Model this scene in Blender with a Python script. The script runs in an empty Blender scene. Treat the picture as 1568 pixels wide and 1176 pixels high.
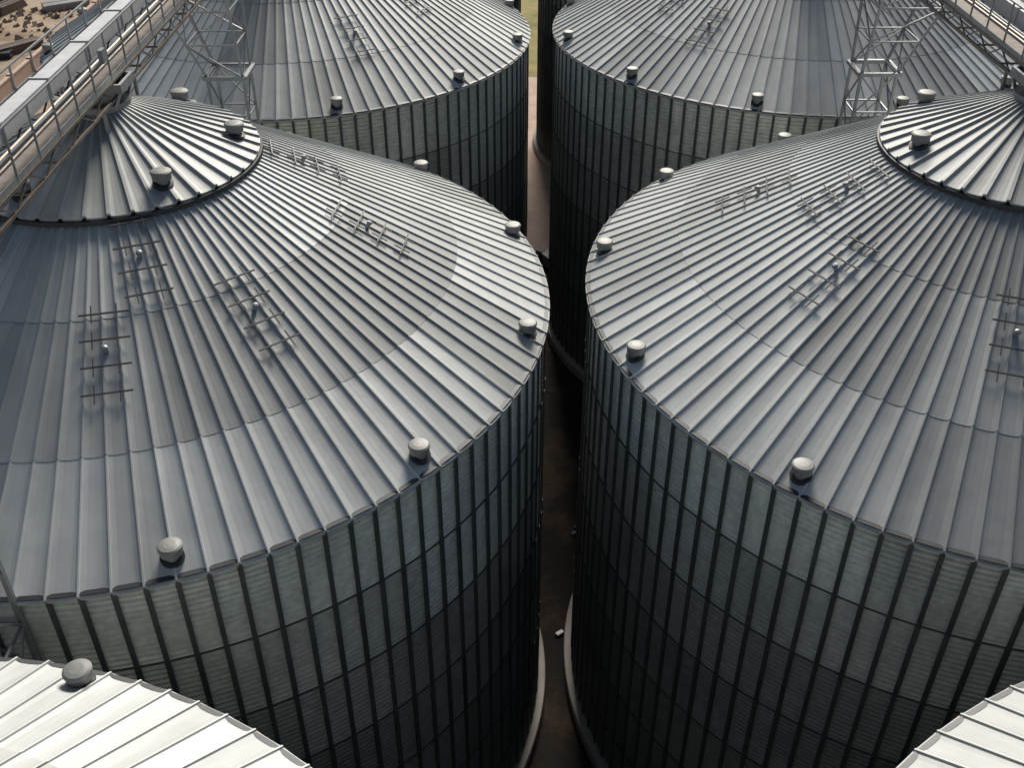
import bpy, math, random
import numpy as np
from mathutils import Vector, Matrix
random.seed(4); rng=np.random.default_rng(4)
S=10.0
H,PI_,YA,RO,F=1.32586*S,0.62218,0.00634,-0.00049,1571.5
XL,XR=-9.05,12.17
YL,DY,S0,S1,S2=22.28,0.2,21.37,22.12,22.81
D=14.6; R=S; N=116
RC,ZC=3.25,3.72   # cap edge radius, main cone height at cap
scene=bpy.context.scene

# ---------------------------------------------------------------- materials
def newmat(name):
    m=bpy.data.materials.new(name); m.use_nodes=True
    nt=m.node_tree; b=nt.nodes['Principled BSDF']; return m,nt,b
def N_(nt,t,**k):
    n=nt.nodes.new(t)
    for a,v in k.items(): setattr(n,a,v)
    return n
def metal(name,col,metallic=.6,rough=.45,attr=True,dirt=.25,noise_scale=.35,bump=0.02,radial=False):
    m,nt,b=newmat(name); L=nt.links.new
    tc=N_(nt,'ShaderNodeTexCoord'); oi=N_(nt,'ShaderNodeObjectInfo')
    add=N_(nt,'ShaderNodeVectorMath',operation='ADD'); L(tc.outputs['Object'],add.inputs[0])
    mul=N_(nt,'ShaderNodeMath',operation='MULTIPLY'); mul.inputs[1].default_value=90; L(oi.outputs['Random'],mul.inputs[0]); L(mul.outputs[0],add.inputs[1])
    n1=N_(nt,'ShaderNodeTexNoise'); n1.inputs['Scale'].default_value=noise_scale; n1.inputs['Detail'].default_value=7; n1.inputs['Roughness'].default_value=.65
    L(add.outputs[0],n1.inputs['Vector'])
    n2=N_(nt,'ShaderNodeTexNoise'); n2.inputs['Scale'].default_value=6; n2.inputs['Detail'].default_value=5
    if radial:
        sp=N_(nt,'ShaderNodeSeparateXYZ'); L(tc.outputs['Object'],sp.inputs[0])
        at2=N_(nt,'ShaderNodeMath',operation='ARCTAN2'); L(sp.outputs[1],at2.inputs[0]); L(sp.outputs[0],at2.inputs[1])
        ma=N_(nt,'ShaderNodeMath',operation='MULTIPLY'); ma.inputs[1].default_value=14; L(at2.outputs[0],ma.inputs[0])
        ln=N_(nt,'ShaderNodeVectorMath',operation='LENGTH'); L(tc.outputs['Object'],ln.inputs[0])
        mr=N_(nt,'ShaderNodeMath',operation='MULTIPLY'); mr.inputs[1].default_value=.16; L(ln.outputs['Value'],mr.inputs[0])
        cb=N_(nt,'ShaderNodeCombineXYZ'); L(ma.outputs[0],cb.inputs[0]); L(mr.outputs[0],cb.inputs[1]); L(mul.outputs[0],cb.inputs[2])
        n2.inputs['Scale'].default_value=2.2; L(cb.outputs[0],n2.inputs['Vector'])
    else: L(add.outputs[0],n2.inputs['Vector'])
    r1=N_(nt,'ShaderNodeMapRange'); r1.inputs[1].default_value=.3; r1.inputs[2].default_value=.7; r1.inputs[3].default_value=1-dirt; r1.inputs[4].default_value=1+dirt
    L(n1.outputs[0],r1.inputs[0])
    r2=N_(nt,'ShaderNodeMapRange'); r2.inputs[1].default_value=.3; r2.inputs[2].default_value=.7; r2.inputs[3].default_value=1-dirt*.6; r2.inputs[4].default_value=1+dirt*.6
    L(n2.outputs[0],r2.inputs[0])
    mm=N_(nt,'ShaderNodeMath',operation='MULTIPLY'); L(r1.outputs[0],mm.inputs[0]); L(r2.outputs[0],mm.inputs[1])
    v=mm.outputs[0]
    if attr:
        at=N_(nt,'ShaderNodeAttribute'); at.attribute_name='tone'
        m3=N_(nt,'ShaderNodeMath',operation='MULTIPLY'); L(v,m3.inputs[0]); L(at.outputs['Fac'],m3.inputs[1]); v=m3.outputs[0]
    vm=N_(nt,'ShaderNodeVectorMath',operation='SCALE'); vm.inputs[0].default_value=col; L(v,vm.inputs['Scale'])
    L(vm.outputs[0],b.inputs['Base Color'])
    b.inputs['Metallic'].default_value=metallic
    r3=N_(nt,'ShaderNodeMapRange'); r3.inputs[3].default_value=rough-.08; r3.inputs[4].default_value=rough+.1; L(n1.outputs[0],r3.inputs[0]); L(r3.outputs[0],b.inputs['Roughness'])
    if bump:
        bp=N_(nt,'ShaderNodeBump'); bp.inputs['Strength'].default_value=.3; bp.inputs['Distance'].default_value=bump
        n3=N_(nt,'ShaderNodeTexNoise'); n3.inputs['Scale'].default_value=1.6; n3.inputs['Detail'].default_value=3; L(add.outputs[0],n3.inputs['Vector'])
        L(n3.outputs[0],bp.inputs['Height']); L(bp.outputs[0],b.inputs['Normal'])
    return m
M_roof=metal('galvanised_roof',(.475,.505,.50),.2,.56,dirt=.16,bump=.03,radial=True)
M_wall=metal('galvanised_wall',(.46,.475,.44),.3,.5,dirt=.22,bump=0)
M_stiff=metal('stiffener_steel',(.085,.10,.103),.4,.55,dirt=.2,bump=0)
M_dark=metal('dark_steel',(.05,.055,.06),.4,.5,attr=False,dirt=.2,bump=0)
M_gal=metal('galvanised_bar',(.30,.32,.33),.5,.45,attr=False,dirt=.2,bump=0)
M_rust=metal('weathered_bar',(.17,.15,.13),.4,.5,attr=False,dirt=.3,bump=0)
M_frame=metal('step_bar',(.10,.11,.115),.3,.5,attr=False,dirt=.2,bump=0)
M_vent=metal('vent_metal',(.22,.23,.225),.3,.55,attr=False,dirt=.15,bump=0)
M_white=metal('conveyor_paint',(.55,.58,.60),.1,.5,attr=False,dirt=.15,bump=0)
M_deck=metal('walkway_grating',(.20,.18,.16),.2,.7,attr=False,dirt=.3,bump=0)
def rough_mat(name,stops,scale,bump=.05,rough=.9,detail=9):
    m,nt,b=newmat(name);L=nt.links.new
    tc=N_(nt,'ShaderNodeTexCoord')
    n=N_(nt,'ShaderNodeTexNoise');n.inputs['Scale'].default_value=scale;n.inputs['Detail'].default_value=detail;n.inputs['Roughness'].default_value=.68
    L(tc.outputs['Object'],n.inputs['Vector'])
    cr=N_(nt,'ShaderNodeValToRGB'); e=cr.color_ramp.elements
    while len(e)>1: e.remove(e[-1])
    e[0].position=stops[0][0]; e[0].color=(*stops[0][1],1)
    for p,c in stops[1:]:
        x=e.new(p); x.color=(*c,1)
    L(n.outputs[0],cr.inputs[0]); L(cr.outputs[0],b.inputs['Base Color']); b.inputs['Roughness'].default_value=rough
    bp=N_(nt,'ShaderNodeBump'); bp.inputs['Strength'].default_value=.6; bp.inputs['Distance'].default_value=bump
    n3=N_(nt,'ShaderNodeTexNoise'); n3.inputs['Scale'].default_value=scale*8; n3.inputs['Detail'].default_value=6; L(tc.outputs['Object'],n3.inputs['Vector'])
    L(n3.outputs[0],bp.inputs['Height']); L(bp.outputs[0],b.inputs['Normal'])
    return m
M_soil=rough_mat('bare_soil',[(.3,(.12,.08,.05)),(.42,(.22,.16,.105)),(.5,(.33,.25,.17)),(.6,(.42,.33,.24)),(.7,(.17,.12,.08))],.16,.2)
M_yard=rough_mat('yard_earth_shaded',[(.3,(.006,.004,.003)),(.5,(.010,.007,.005)),(.62,(.055,.033,.018)),(.70,(.02,.014,.009)),(.85,(.008,.006,.005))],.35,.06)  # brown earth, colour darkened to carry the shade between the silos
M_conc=rough_mat('concrete',[(.3,(.30,.285,.265)),(.5,(.40,.38,.355)),(.7,(.46,.44,.41))],.8,.01)
M_pave=rough_mat('pale_pavement',[(.3,(.38,.26,.21)),(.5,(.48,.37,.31)),(.7,(.53,.43,.37))],.5,.01)
M_grass=rough_mat('grass',[(.3,(.12,.12,.03)),(.5,(.24,.21,.06)),(.7,(.34,.28,.10))],.5,.1)
M_plaster=rough_mat('plaster',[(.3,(.45,.33,.27)),(.6,(.55,.42,.35))],.6,.01)
M_rub=rough_mat('rubble_stone',[(.3,(.25,.2,.15)),(.5,(.36,.29,.22)),(.7,(.44,.37,.3))],.8,.01)
M_black=rough_mat('dark_opening',[(.3,(.02,.02,.02)),(.7,(.03,.03,.03))],1,.003,.5)
M_red=rough_mat('red_paint',[(.3,(.35,.05,.03)),(.7,(.45,.08,.05))],1,.003,.5)

# ---------------------------------------------------------------- mesh helpers
def mk(name,verts,faces,mat,tone=None,smooth=False):
    me=bpy.data.meshes.new(name+'_mesh'); me.from_pydata([tuple(v) for v in verts],[],[tuple(f) for f in faces])
    if mat: me.materials.append(mat)
    if tone is not None:
        a=me.attributes.new('tone','FLOAT','FACE'); a.data.foreach_set('value',np.asarray(tone,dtype=np.float32))
    if smooth: me.polygons.foreach_set('use_smooth',[True]*len(me.polygons))
    me.update(); return me
def ob(name,me,parent=None,loc=(0,0,0),rot=0):
    o=bpy.data.objects.new(name,me); scene.collection.objects.link(o)
    o.location=loc; o.rotation_euler[2]=rot
    if parent: o.parent=parent
    return o
def empty(name,loc=(0,0,0)):
    o=bpy.data.objects.new(name,None); scene.collection.objects.link(o); o.location=loc; return o
class Acc:
    def __init__(s): s.v=[];s.f=[]
    def box(s,c,size,ax=None):
        c=Vector(c); hx,hy,hz=[k/2 for k in size]
        X,Y,Z=ax if ax else (Vector((1,0,0)),Vector((0,1,0)),Vector((0,0,1)))
        n=len(s.v)
        for a in(-1,1):
            for b in(-1,1):
                for d in(-1,1): s.v.append(c+X*hx*a+Y*hy*b+Z*hz*d)
        s.f+=[tuple(n+i for i in q) for q in((0,1,3,2),(4,6,7,5),(0,4,5,1),(2,3,7,6),(0,2,6,4),(1,5,7,3))]
    def bar(s,a,b,w,h=None):
        a=Vector(a);b=Vector(b);d=b-a;l=d.length
        if l<1e-6:return
        Z=d/l; up=Vector((0,0,1)) if abs(Z.z)<.95 else Vector((0,1,0))
        X=Z.cross(up).normalized();Y=Z.cross(X)
        s.box((a+b)/2,(w,h or w,l),(X,Y,Z))
    def cyl(s,a,b,r,n=10,r2=None,cap=True):
        a=Vector(a);b=Vector(b);Z=(b-a).normalized(); up=Vector((0,0,1)) if abs(Z.z)<.95 else Vector((0,1,0))
        X=Z.cross(up).normalized();Y=Z.cross(X);r2=r if r2 is None else r2;k=len(s.v)
        for i in range(n):
            t=2*math.pi*i/n;e=X*math.cos(t)+Y*math.sin(t); s.v.append(a+e*r);s.v.append(b+e*r2)
        for i in range(n):
            j=(i+1)%n; s.f.append((k+2*i,k+2*j,k+2*j+1,k+2*i+1))
        if cap: s.f.append(tuple(k+2*i for i in range(n)));s.f.append(tuple(k+2*i+1 for i in range(n-1,-1,-1)))
    def mesh(s,name,mat): return mk(name,s.v,s.f,mat)

# ---------------------------------------------------------------- silo meshes
def cone_z(r): return (R-r)*ZC/(R-RC)
def roof_mesh(name,n,rings,zf,w0,w1,hrib,seed,tones,sag=.014):
    g=np.random.default_rng(seed); V=[];Fc=[];T=[]
    for k in range(len(rings)-1):
        ro,ri=rings[k],rings[k+1]
        lift=.004*k; base=len(V)
        for (r,lf) in ((ro,lift+.004),(ri,lift)):
            z=zf(r)+lf; w=w0+(w1-w0)*r/R; sp=2*math.pi*r/n
            sg=sag*(.3+.7*r/rings[0])
            for i in range(n):
                th=2*math.pi*i/n
                hb=hrib*(.6+.4*r/rings[0])
                off=[(-w*.3,hb),(w*.3,hb),(w*.5,0.008),(w*.5+(sp-w)*.22,-sg*.7),(sp*.5,-sg),(sp-w*.5-(sp-w)*.22,-sg*.7),(sp-w*.5,.008)]
                for (d,h) in off:
                    t=th+d/r; V.append((r*math.cos(t),r*math.sin(t),z+h))
        q=7*n
        left=0;bt=1
        for i in range(n):
            if left<=0: left=int(g.integers(4,13)); bt=g.choice([.76,.88,1.0,1.06,1.12])
            left-=1
            tone=tones[k]*bt*g.normal(1,.05)
            for j in range(7):
                a=base+i*7+j; b=base+(i*7+j+1)%q
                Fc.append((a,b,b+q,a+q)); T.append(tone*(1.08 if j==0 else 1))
        b0=len(V)
        for idx in range(q):
            x,y,z=V[base+idx]; V.append((x*.9997,y*.9997,z-(.05 if k==0 else .010)))
        for idx in range(q):
            a=base+idx;b=base+(idx+1)%q
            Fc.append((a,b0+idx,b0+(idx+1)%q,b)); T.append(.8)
    return mk(name,V,Fc,M_roof,tone=T)
RG=[R+.14,7.85,5.3,RC-.15]
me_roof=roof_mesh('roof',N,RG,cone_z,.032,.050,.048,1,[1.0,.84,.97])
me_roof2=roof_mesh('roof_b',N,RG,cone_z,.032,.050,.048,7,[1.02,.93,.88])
ZT=5.02; RT=.62
def cap_z(r): return ZT+(RT-r)*(ZT-(ZC+.12))/(RC+.1-RT) if r>=RT else ZT
NC=44
me_cap=roof_mesh('cap',NC,[RC+.1,RT],cap_z,.035,.07*R/3,.06,3,[.97],.012)
a=Acc()
a.cyl((0,0,ZT-.1),(0,0,ZT+.12),RT+.08,28); a.cyl((0,0,ZT+.12),(0,0,ZT+.34),RT-.14,24)
me_collar=a.mesh('collar',M_gal)
a=Acc()
for i in range(NC*2):
    t=2*math.pi*i/(NC*2);t2=2*math.pi*(i+1)/(NC*2);rr=RC+.13;z=ZC+.02
    a.bar((rr*math.cos(t),rr*math.sin(t),z),(rr*math.cos(t2),rr*math.sin(t2),z),.05,.10)
me_capring=a.mesh('cap_ring',M_dark)
TH=2.1; P=TH/15
def wall_mesh():
    rows=int(D/P*4)+3; zs=-.06-np.arange(rows+1)*P/4; zs=zs[zs>-D-.1]
    pat=[.024,.024,-.024,-.024]
    rr=[R+pat[k%4] for k in range(len(zs))]
    V=[];cs=[(math.cos(2*math.pi*(i)/N),math.sin(2*math.pi*(i)/N)) for i in range(N)]
    for z,r in zip(zs,rr):
        for c,s in cs: V.append((r*c,r*s,z))
    g=np.random.default_rng(5)
    ntier=int(D/TH)+3; base=g.normal(1,.10,(ntier,N//4+1)); tt=[1.45,1.15,.72,.48]+[.36]*20  # random sheet tone; lower tiers darkened to paint in shade between silos
    Fc=[];T=[]
    for k in range(len(zs)-1):
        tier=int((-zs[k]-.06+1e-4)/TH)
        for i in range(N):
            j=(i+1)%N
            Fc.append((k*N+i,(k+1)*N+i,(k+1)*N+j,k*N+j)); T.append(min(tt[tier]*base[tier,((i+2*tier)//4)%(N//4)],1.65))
    return mk('wall',V,Fc,M_wall,tone=T,smooth=False)
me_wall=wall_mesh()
a=Acc();tone=[]
g=np.random.default_rng(8)
for i in range(N):
    t=2*math.pi*i/N; X=Vector((math.cos(t),math.sin(t),0));Y=Vector((-math.sin(t),math.cos(t),0));Z=Vector((0,0,1))
    z=-.05;k=0
    while z>-D+.1:
        z2=max(z-TH,-D)
        dep=.038+.006*(k%2)
        a.box(X*(R+.025+dep/2)+Z*((z+z2)/2),(dep,.095+.01*(k%2),(z-z2)-.004),(X,Y,Z)); tone+= [g.uniform(.85,1.2)]*6
        z=z2;k+=1
me_stiff=mk('stiffeners',a.v,a.f,M_stiff,tone=tone)
a=Acc()
for k in range(1,int(D/TH)+1):
    z=-.06-k*TH
    for i in range(N):
        t=2*math.pi*i/N;t2=2*math.pi*(i+1)/N;rr=R+.025
        a.bar((rr*math.cos(t),rr*math.sin(t),z),(rr*math.cos(t2),rr*math.sin(t2),z),.035,.022)
me_rings=a.mesh('tier_joints',M_stiff)
for_t=me_rings.attributes.new('tone','FLOAT','FACE'); for_t.data.foreach_set('value',[.9]*len(me_rings.polygons))
V=[];Fc=[];n=128
prof=[(R-.2,-D+.45),(R+.27,-D+.42),(R+.29,-D+.38),(R+.29,-D-.2)]
for r,z in prof:
    for i in range(n): t=2*math.pi*i/n;V.append((r*math.cos(t),r*math.sin(t),z))
for k in range(3):
    for i in range(n): j=(i+1)%n;Fc.append((k*n+i,(k+1)*n+i,(k+1)*n+j,k*n+j))
me_found=mk('foundation',V,Fc,M_conc)
V=[];Fc=[]
for r,z in [(R+.02,-.10),(R+.09,-.10),(R+.11,-.03),(R+.02,-.01)]:
    for i in range(N): t=2*math.pi*i/N;V.append((r*math.cos(t),r*math.sin(t),z))
for k in range(3):
    for i in range(N): j=(i+1)%N;Fc.append((k*N+i,k*N+j,(k+1)*N+j,(k+1)*N+i))
me_eave=mk('eave_trim',V,Fc,M_dark)
def lathe(a,prof,n=20):
    k=len(a.v)
    for r,z in prof:
        for i in range(n): t=2*math.pi*i/n;a.v.append(Vector((r*math.cos(t),r*math.sin(t),z)))
    for q in range(len(prof)-1):
        for i in range(n): j=(i+1)%n;a.f.append((k+q*n+i,k+q*n+j,k+(q+1)*n+j,k+(q+1)*n+i))
    a.f.append(tuple(k+(len(prof)-1)*n+i for i in range(n)))
a=Acc();lathe(a,[(.14,-.25),(.14,.04),(.20,.04),(.205,.06),(.205,.17),(.225,.18),(.225,.21),(.19,.235),(.11,.25),(.02,.255)],24)
me_vent=a.mesh('vent',M_vent)
a=Acc();lathe(a,[(.215,-.06),(.215,.04),(.14,.05),(.14,.02)],24); me_vb=a.mesh('vent_base',M_dark)
def guard_mesh(rows=4,w=.95,L=1.75):
    a=Acc()
    for i in range(rows):
        x=-L/2+L*i/(rows-1)
        a.bar((x,-w/2,.05),(x,w/2,.05),.030)
        for y in(-w*.25,w*.25): a.bar((x-.20,y,.05),(x+.20,y,.05),.024)
    return a.mesh('step_frame',M_frame)
me_guard=guard_mesh()
a=Acc();lathe(a,[(.05,-.1),(.05,.10),(.065,.10),(.065,.14),(.03,.16)],12);me_probe=a.mesh('sensor_cap',M_gal)

def place(parent,name,me,ang,r,zf,slope,lift=0.):
    t=math.radians(ang); X=Vector((math.cos(t)*math.cos(slope),math.sin(t)*math.cos(slope),-math.sin(slope)))
    Y=Vector((-math.sin(t),math.cos(t),0)); Z=X.cross(Y)
    m=Matrix((X,Y,Z)).transposed().to_4x4(); m.translation=Vector((math.cos(t)*r,math.sin(t)*r,zf(r)))+Z*lift
    o=ob(name,me,parent); o.matrix_local=m; return o
def upright(parent,name,me,ang,r,z):
    t=math.radians(ang); o=ob(name,me,parent,(math.cos(t)*r,math.sin(t)*r,z),t); return o
SL=math.atan(ZC/(R-RC)); SLC=math.atan((ZT-ZC-.12)/(RC+.1-RT))
def silo(x,y,guards=(),capoff=-60,roof=me_roof,rot=0,vo=18.6):
    e=empty('grain_silo',(x,y,0)); 
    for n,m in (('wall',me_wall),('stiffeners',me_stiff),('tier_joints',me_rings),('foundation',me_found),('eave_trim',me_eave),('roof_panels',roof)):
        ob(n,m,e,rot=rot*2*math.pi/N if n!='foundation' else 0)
    ob('cap_panels',me_cap,e,rot=rot*.7);ob('cap_collar',me_collar,e);ob('cap_edge',me_capring,e)
    rv=R-.26
    for k in range(12):
        place(e,'eave_vent_base',me_vb,vo+30*k,rv,cone_z,SL,.03); upright(e,'eave_vent',me_vent,vo+30*k,rv,cone_z(rv)+.07)
    for k in range(6):
        upright(e,'cap_vent',me_vent,capoff+60*k,2.82,cap_z(2.82)+.08); place(e,'cap_vent_base',me_vb,capoff+60*k,2.82,cap_z,SLC,.04)
    for ang,r in guards:
        place(e,'step_frame',me_guard,ang,r,cone_z,SL,.045); place(e,'sensor_cap',me_probe,ang,r-.05,cone_z,SL,.04)
    return e
yR=YL+DY
silo(XL,YL,[(-67,4.2),(-48,5.9),(-77,6.0),(-7,5.9),(14,4.3)],-50,me_roof,0)
silo(XR,yR,[(-149,5.9),(170,6.0),(-111,6.0),(-171,4.4)],-171,me_roof2,17)
silo(XL,YL+S1,[(-60,7),(-30,6)],-60,me_roof2,31)
silo(XR,yR+S1,[(-130,7),(-150,6)],-168,me_roof,43,10.6)
silo(XL,YL+S1+S2,[],-60,me_roof,57)
silo(XR,yR+S1+S2,[],-168,me_roof2,9)
silo(XL,YL-S0,[],-60,me_roof2,22,15.8)
silo(XR,yR-S0,[],-168,me_roof,77)

# ---------------------------------------------------------------- gantries
def gantry(xc,side,y0,y1):
    e=empty('conveyor_gantry',(xc,0,0)); zf=5.72; ym=(y0+y1)/2; Ly=y1-y0
    hw=.56
    d=Acc(); d.box((side*.27,ym,zf),(.52,Ly,.05)); ob('walkway_deck',d.mesh('deck',M_deck),e)
    d=Acc(); d.box((-side*.32,ym,zf+.33),(.34,Ly,.36))
    y=y0
    while y<y1: d.box((-side*.32,y,zf+.33),(.39,.06,.42)); y+=2.4
    ob('conveyor_housing',d.mesh('housing',M_white),e)
    d=Acc(); d.cyl((side*.05,y0,zf+.12),(side*.05,y1,zf+.12),.05,8); d.cyl((side*.47,y0,zf+.3),(side*.47,y1,zf+.3),.035,8); d.box((-side*.68,ym,zf+.0),(.16,Ly,.05))
    ob('pipes_and_tray',d.mesh('pipes',M_rust),e)
    r=Acc()
    for sx in (hw,-hw):
        for z in (zf+.5,zf+.98): r.bar((sx,y0,z),(sx,y1,z),.035)
        r.box((sx,ym,zf+.04),(.02,Ly,.12))
        y=y0
        while y<y1: r.bar((sx,y,zf-.1),(sx,y,zf+.98),.035);y+=1.05
    ob('handrails',r.mesh('rails',M_gal),e)
    t=Acc()
    for sx in (hw,-hw):
        for z in (zf-.06,zf-.42): t.bar((sx,y0,z),(sx,y1,z),.06)
        y=y0;k=0
        while y<y1-.7:
            t.bar((sx,y,zf-.42 if k%2 else zf-.06),(sx,y+.7,zf-.06 if k%2 else zf-.42),.03); y+=.7;k+=1
    y=y0
    while y<y1: t.bar((-hw,y,zf-.42),(hw,y,zf-.42),.04); y+=1.4
    ob('truss',t.mesh('truss',M_rust),e)
    b=Acc(); y=y0+3
    while y<y1:
        b.box((side*(hw+.06),y,zf+.62),(.1,.22,.28)); y+=7.3
    ob('junction_boxes',b.mesh('jb',M_gal),e)
    return e
gantry(XL,1,-18,76); gantry(XR,-1,-18,76)

def tower(xc,yc,side):
    e=empty('lattice_tower',(xc,yc,0)); a=Acc(); hw=.58
    cs=[(-hw,-hw),(hw,-hw),(hw,hw),(-hw,hw)]
    zt=2.0
    for x,y in cs: a.bar((x,y,-D),(x,y,zt),.085)
    z=zt;k=0
    while z>-D:
        for i in range(4):
            p,q=cs[i],cs[(i+1)%4]
            a.bar((*p,z),(*q,z),.05)
            if z-1.3>-D: a.bar((*(p if k%2 else q),z),(*(q if k%2 else p),z-1.3),.045)
        z-=1.3;k+=1
    tops=[(-side*1.9,-1.1),(side*.5,-1.1),(side*.5,1.1),(-side*1.9,1.1)]
    if side<0: tops=[tops[1],tops[0],tops[3],tops[2]]
    zg=5.28
    for (x,y),(X,Y) in zip(cs,tops): a.bar((x,y,zt),(X,Y,zg),.08)
    for f in (.33,.66,1):
        P_=lambda f:[(x+(X-x)*f,y+(Y-y)*f,zt+(zg-zt)*f) for (x,y),(X,Y) in zip(cs,tops)]
        pts=P_(f);pp=P_(max(f-.33,0))
        for i in range(4):
            a.bar(pts[i],pts[(i+1)%4],.05)
            if (i+int(f*3))%2: a.bar(pp[i],pts[(i+1)%4],.04)
            else: a.bar(pts[i],pp[(i+1)%4],.04)
    ob('lattice',a.mesh('lattice',M_gal),e)
    b=Acc()
    for i in range(4):
        p,q=cs[i],cs[(i+1)%4]; b.bar((p[0]*1.15,p[1]*1.15,zt),(q[0]*1.15,q[1]*1.15,zt),.12)
    ob('head_frame',b.mesh('head',M_gal),e)
for k,yy in enumerate((YL-S0/2,YL+S1/2,YL+S1+S2/2)):
    tower(XL,yy,1); tower(XR,yy+DY,-1)
def inlet(x,y,side):
    e=empty('inlet_platform',(x,y,0)); a=Acc(); z=ZT+.38
    cx=side*.30
    for s in (-1,1):
        a.box((cx+s*.40,0,z+.10),(.07,.9,.20)); a.box((cx,s*.42,z+.10),(.73,.07,.20))
    for sx in(-1,1):
        for sy in (-1,1): a.bar((cx+sx*.38,sy*.4,z),(sx*.45,sy*.45,ZT-.1),.06); a.bar((sx*.5,sy*1.1,cap_z(1.25)),(sx*.5,sy*1.1,5.3),.07)
    ob('frame',a.mesh('inlet',M_gal),e)
    c=Acc(); c.box((cx,0,z+.02),(.73,.77,.03)); ob('hatch',c.mesh('hatch',M_dark),e)
    b=Acc(); b.cyl((0,0,ZT+.2),(-side*.25,0,5.7),.17,14); ob('spout',b.mesh('spout',M_gal),e)
for k in range(-1,3):
    yy=YL+(-S0 if k<0 else (0 if k==0 else (S1 if k==1 else S1+S2)))
    inlet(XL,yy,1);inlet(XR,yy+DY,-1)

# ---------------------------------------------------------------- ground
def sheet(name,x0,x1,y0,y1,z,mat):
    return ob(name,mk(name,[(x0,y0,z),(x1,y0,z),(x1,y1,z),(x0,y1,z)],[(0,1,2,3)],mat))
sheet('ground',-3000,3000,-3000,3000,-D,M_soil)
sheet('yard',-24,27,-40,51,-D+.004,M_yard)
sheet('pavement',-24,27,51,81,-D+.008,M_pave)
sheet('grass_field',-15,60,81,260,-D+.012,M_grass)
def fan(x,y,ang,sc=1):
    e=empty('aeration_fan',(x,y,-D)); e.rotation_euler[2]=math.radians(ang); e.scale=(sc,sc,sc)
    V=[];
    for (xx,hw,h) in ((0,.75,.5),(1.3,.3,.75)):
        V+= [(xx,-hw,.02),(xx,hw,.02),(xx,hw,h),(xx,-hw,h)]
    ob('duct',mk('duct',V,[(0,1,5,4),(1,2,6,5),(2,3,7,6),(3,0,4,7),(4,5,6,7)],M_gal),e)
    a=Acc();a.cyl((1.3,0,.42),(1.75,0,.42),.36,20);a.cyl((1.75,0,.42),(2.1,0,.42),.16,14);a.box((1.7,0,.06),(.9,.6,.1));ob('fan_drum',a.mesh('fan',M_dark),e)
for cx,cy,t,sc in ((XR,yR,146,.6),(XR,yR+S1,150,1),(XL,YL+S1,30,.7)):
    tt=math.radians(t); fan(cx+math.cos(tt)*(R+.30),cy+math.sin(tt)*(R+.30),t,sc)
a=Acc()
a.box((1.8,23.9,-D+.06),(.28,.14,.08),(Vector((.8,.6,0)),Vector((-.6,.8,0)),Vector((0,0,1))))
ob('construction_debris',a.mesh('debris',M_white))
e=empty('boundary_wall',(-38,0,-D));a=Acc();a.box((0,60,.6),(.25,160,1.2));a.box((0,60,1.25),(.35,160,.1))
y=-18
while y<140: a.box((0,y,.7),(.4,.4,1.4)); y+=4
ob('panels',a.mesh('bwall',M_plaster),e)
e=empty('plaster_building',(-54,110,-D));a=Acc();a.box((0,0,2.2),(12,9,4.4));ob('walls',a.mesh('walls',M_plaster),e)
a=Acc();a.box((0,0,4.55),(12.8,9.8,.3));ob('roof',a.mesh('broof',M_conc),e)
a=Acc()
for x in(-4,-1,2): a.box((x,-4.52,2.4),(1.2,.1,1.2))
a.box((4.6,-4.52,1.1),(1.1,.1,2.2));ob('windows_and_door',a.mesh('wins',M_black),e)
a=Acc()
for i in range(130):
    x=rng.normal(-45,3);y=rng.normal(95,4);s=rng.uniform(.1,.5)
    if x>-39: continue
    v=Vector(rng.normal(size=3)).normalized();w_=v.orthogonal().normalized();a.box((x,y,-D+s*.2),(s,s*rng.uniform(.5,1.6),s*.5),(v,w_,v.cross(w_)))
ob('rubble_pile',a.mesh('rubble',M_rub))
def stack(name,x,y,ang,L,n,w,mat):
    a=Acc();c,s=math.cos(ang),math.sin(ang)
    for i in range(n):
        lay=i//5; o=(i%5-2)*w*1.15+rng.normal(0,.05); dz=w*.5+lay*w
        p=Vector((x-s*o,y+c*o,-D+dz)); q=Vector((c,s,0))*(L/2+rng.uniform(-.2,.2))
        a.bar(p-q,p+q,w*.95)
    ob(name,a.mesh(name,mat))
stack('timber_stack',-41.5,88,.9,4,15,.22,M_rust)
stack('steel_beam_stack',-44,86,.2,5,10,.25,M_dark)
stack('timber_stack',-47,100,1.3,3.5,15,.25,M_rust)
stack('pipe_stack',-42,101,.6,4,10,.3,M_gal)
e=empty('waste_skip',(-47.5,89,-D)); e.rotation_euler[2]=.5
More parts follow.
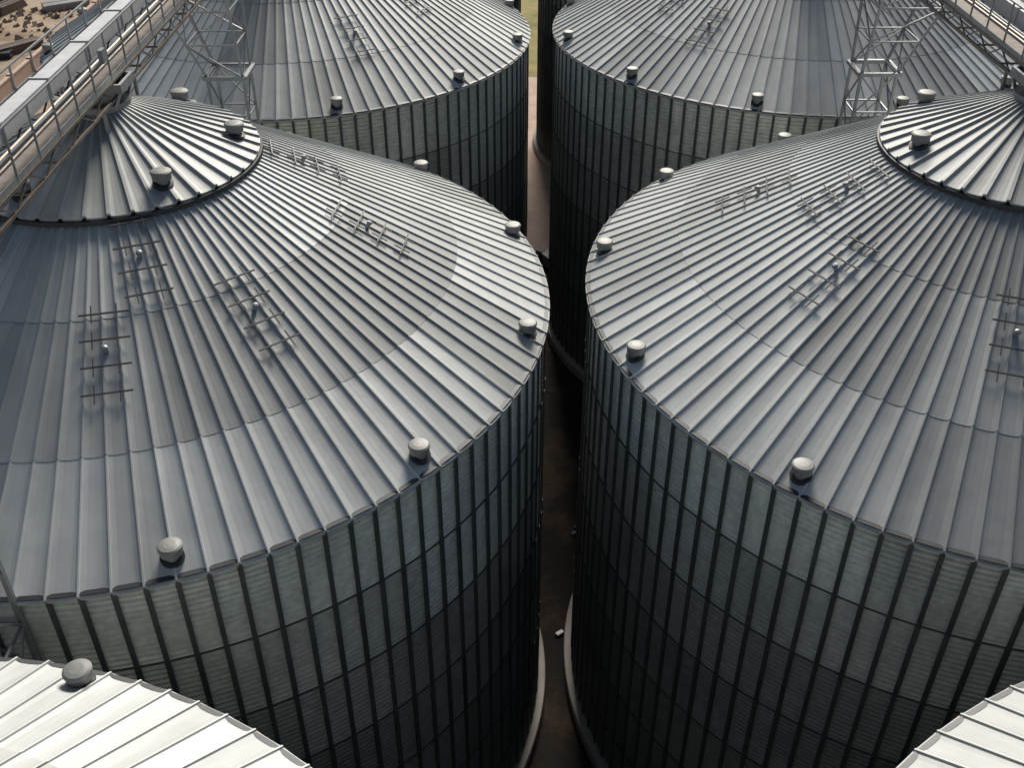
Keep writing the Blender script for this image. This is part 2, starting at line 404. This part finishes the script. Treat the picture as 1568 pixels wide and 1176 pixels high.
V=[(-1.3,-.8,0),(1.3,-.8,0),(1.3,.8,0),(-1.3,.8,0),(-1.8,-.95,1.2),(1.8,-.95,1.2),(1.8,.95,1.2),(-1.8,.95,1.2)]
o=ob('tub',mk('tub',V,[(3,2,1,0),(0,1,5,4),(1,2,6,5),(2,3,7,6),(3,0,4,7)],M_red),e)
so_=o.modifiers.new('thick','SOLIDIFY');so_.thickness=.08
a=Acc()
for p,q in ((4,5),(5,6),(6,7),(7,4)): a.bar(V[p],V[q],.12)
ob('rim',a.mesh('rim',M_red),e)

# ---------------------------------------------------------------- world, sun, camera
w=bpy.data.worlds.new('World');scene.world=w;w.use_nodes=True;nt=w.node_tree
SE,SAZ=math.radians(37),math.radians(8)
sky=nt.nodes.new('ShaderNodeTexSky');sky.sky_type='NISHITA';sky.sun_disc=False;sky.sun_elevation=SE;sky.sun_rotation=SAZ;sky.dust_density=2
nt.links.new(sky.outputs[0],nt.nodes['Background'].inputs[0]);nt.nodes['Background'].inputs[1].default_value=.055
sd=bpy.data.lights.new('sun','SUN');sd.energy=4.9;sd.angle=math.radians(20);sd.color=(1,.92,.82)
so=bpy.data.objects.new('sun',sd);scene.collection.objects.link(so)
dirv=Vector((math.sin(SAZ)*math.cos(SE),math.cos(SAZ)*math.cos(SE),math.sin(SE)))
so.rotation_euler=dirv.to_track_quat('Z','Y').to_euler()
cd=bpy.data.cameras.new('camera');cd.sensor_width=36;cd.lens=F/1568*36;cd.clip_end=6000;cd.clip_start=.1
co=bpy.data.objects.new('camera',cd);scene.collection.objects.link(co)
fwd=Vector((math.sin(YA)*math.cos(PI_),math.cos(YA)*math.cos(PI_),-math.sin(PI_)));r=Vector((math.cos(YA),-math.sin(YA),0));u=r.cross(fwd)
m=Matrix((r*math.cos(RO)+u*math.sin(RO),-r*math.sin(RO)+u*math.cos(RO),-fwd)).transposed().to_4x4();m.translation=(0,0,H);co.matrix_world=m
scene.camera=co
scene.view_settings.view_transform='Standard';scene.view_settings.look='None';scene.view_settings.exposure=0
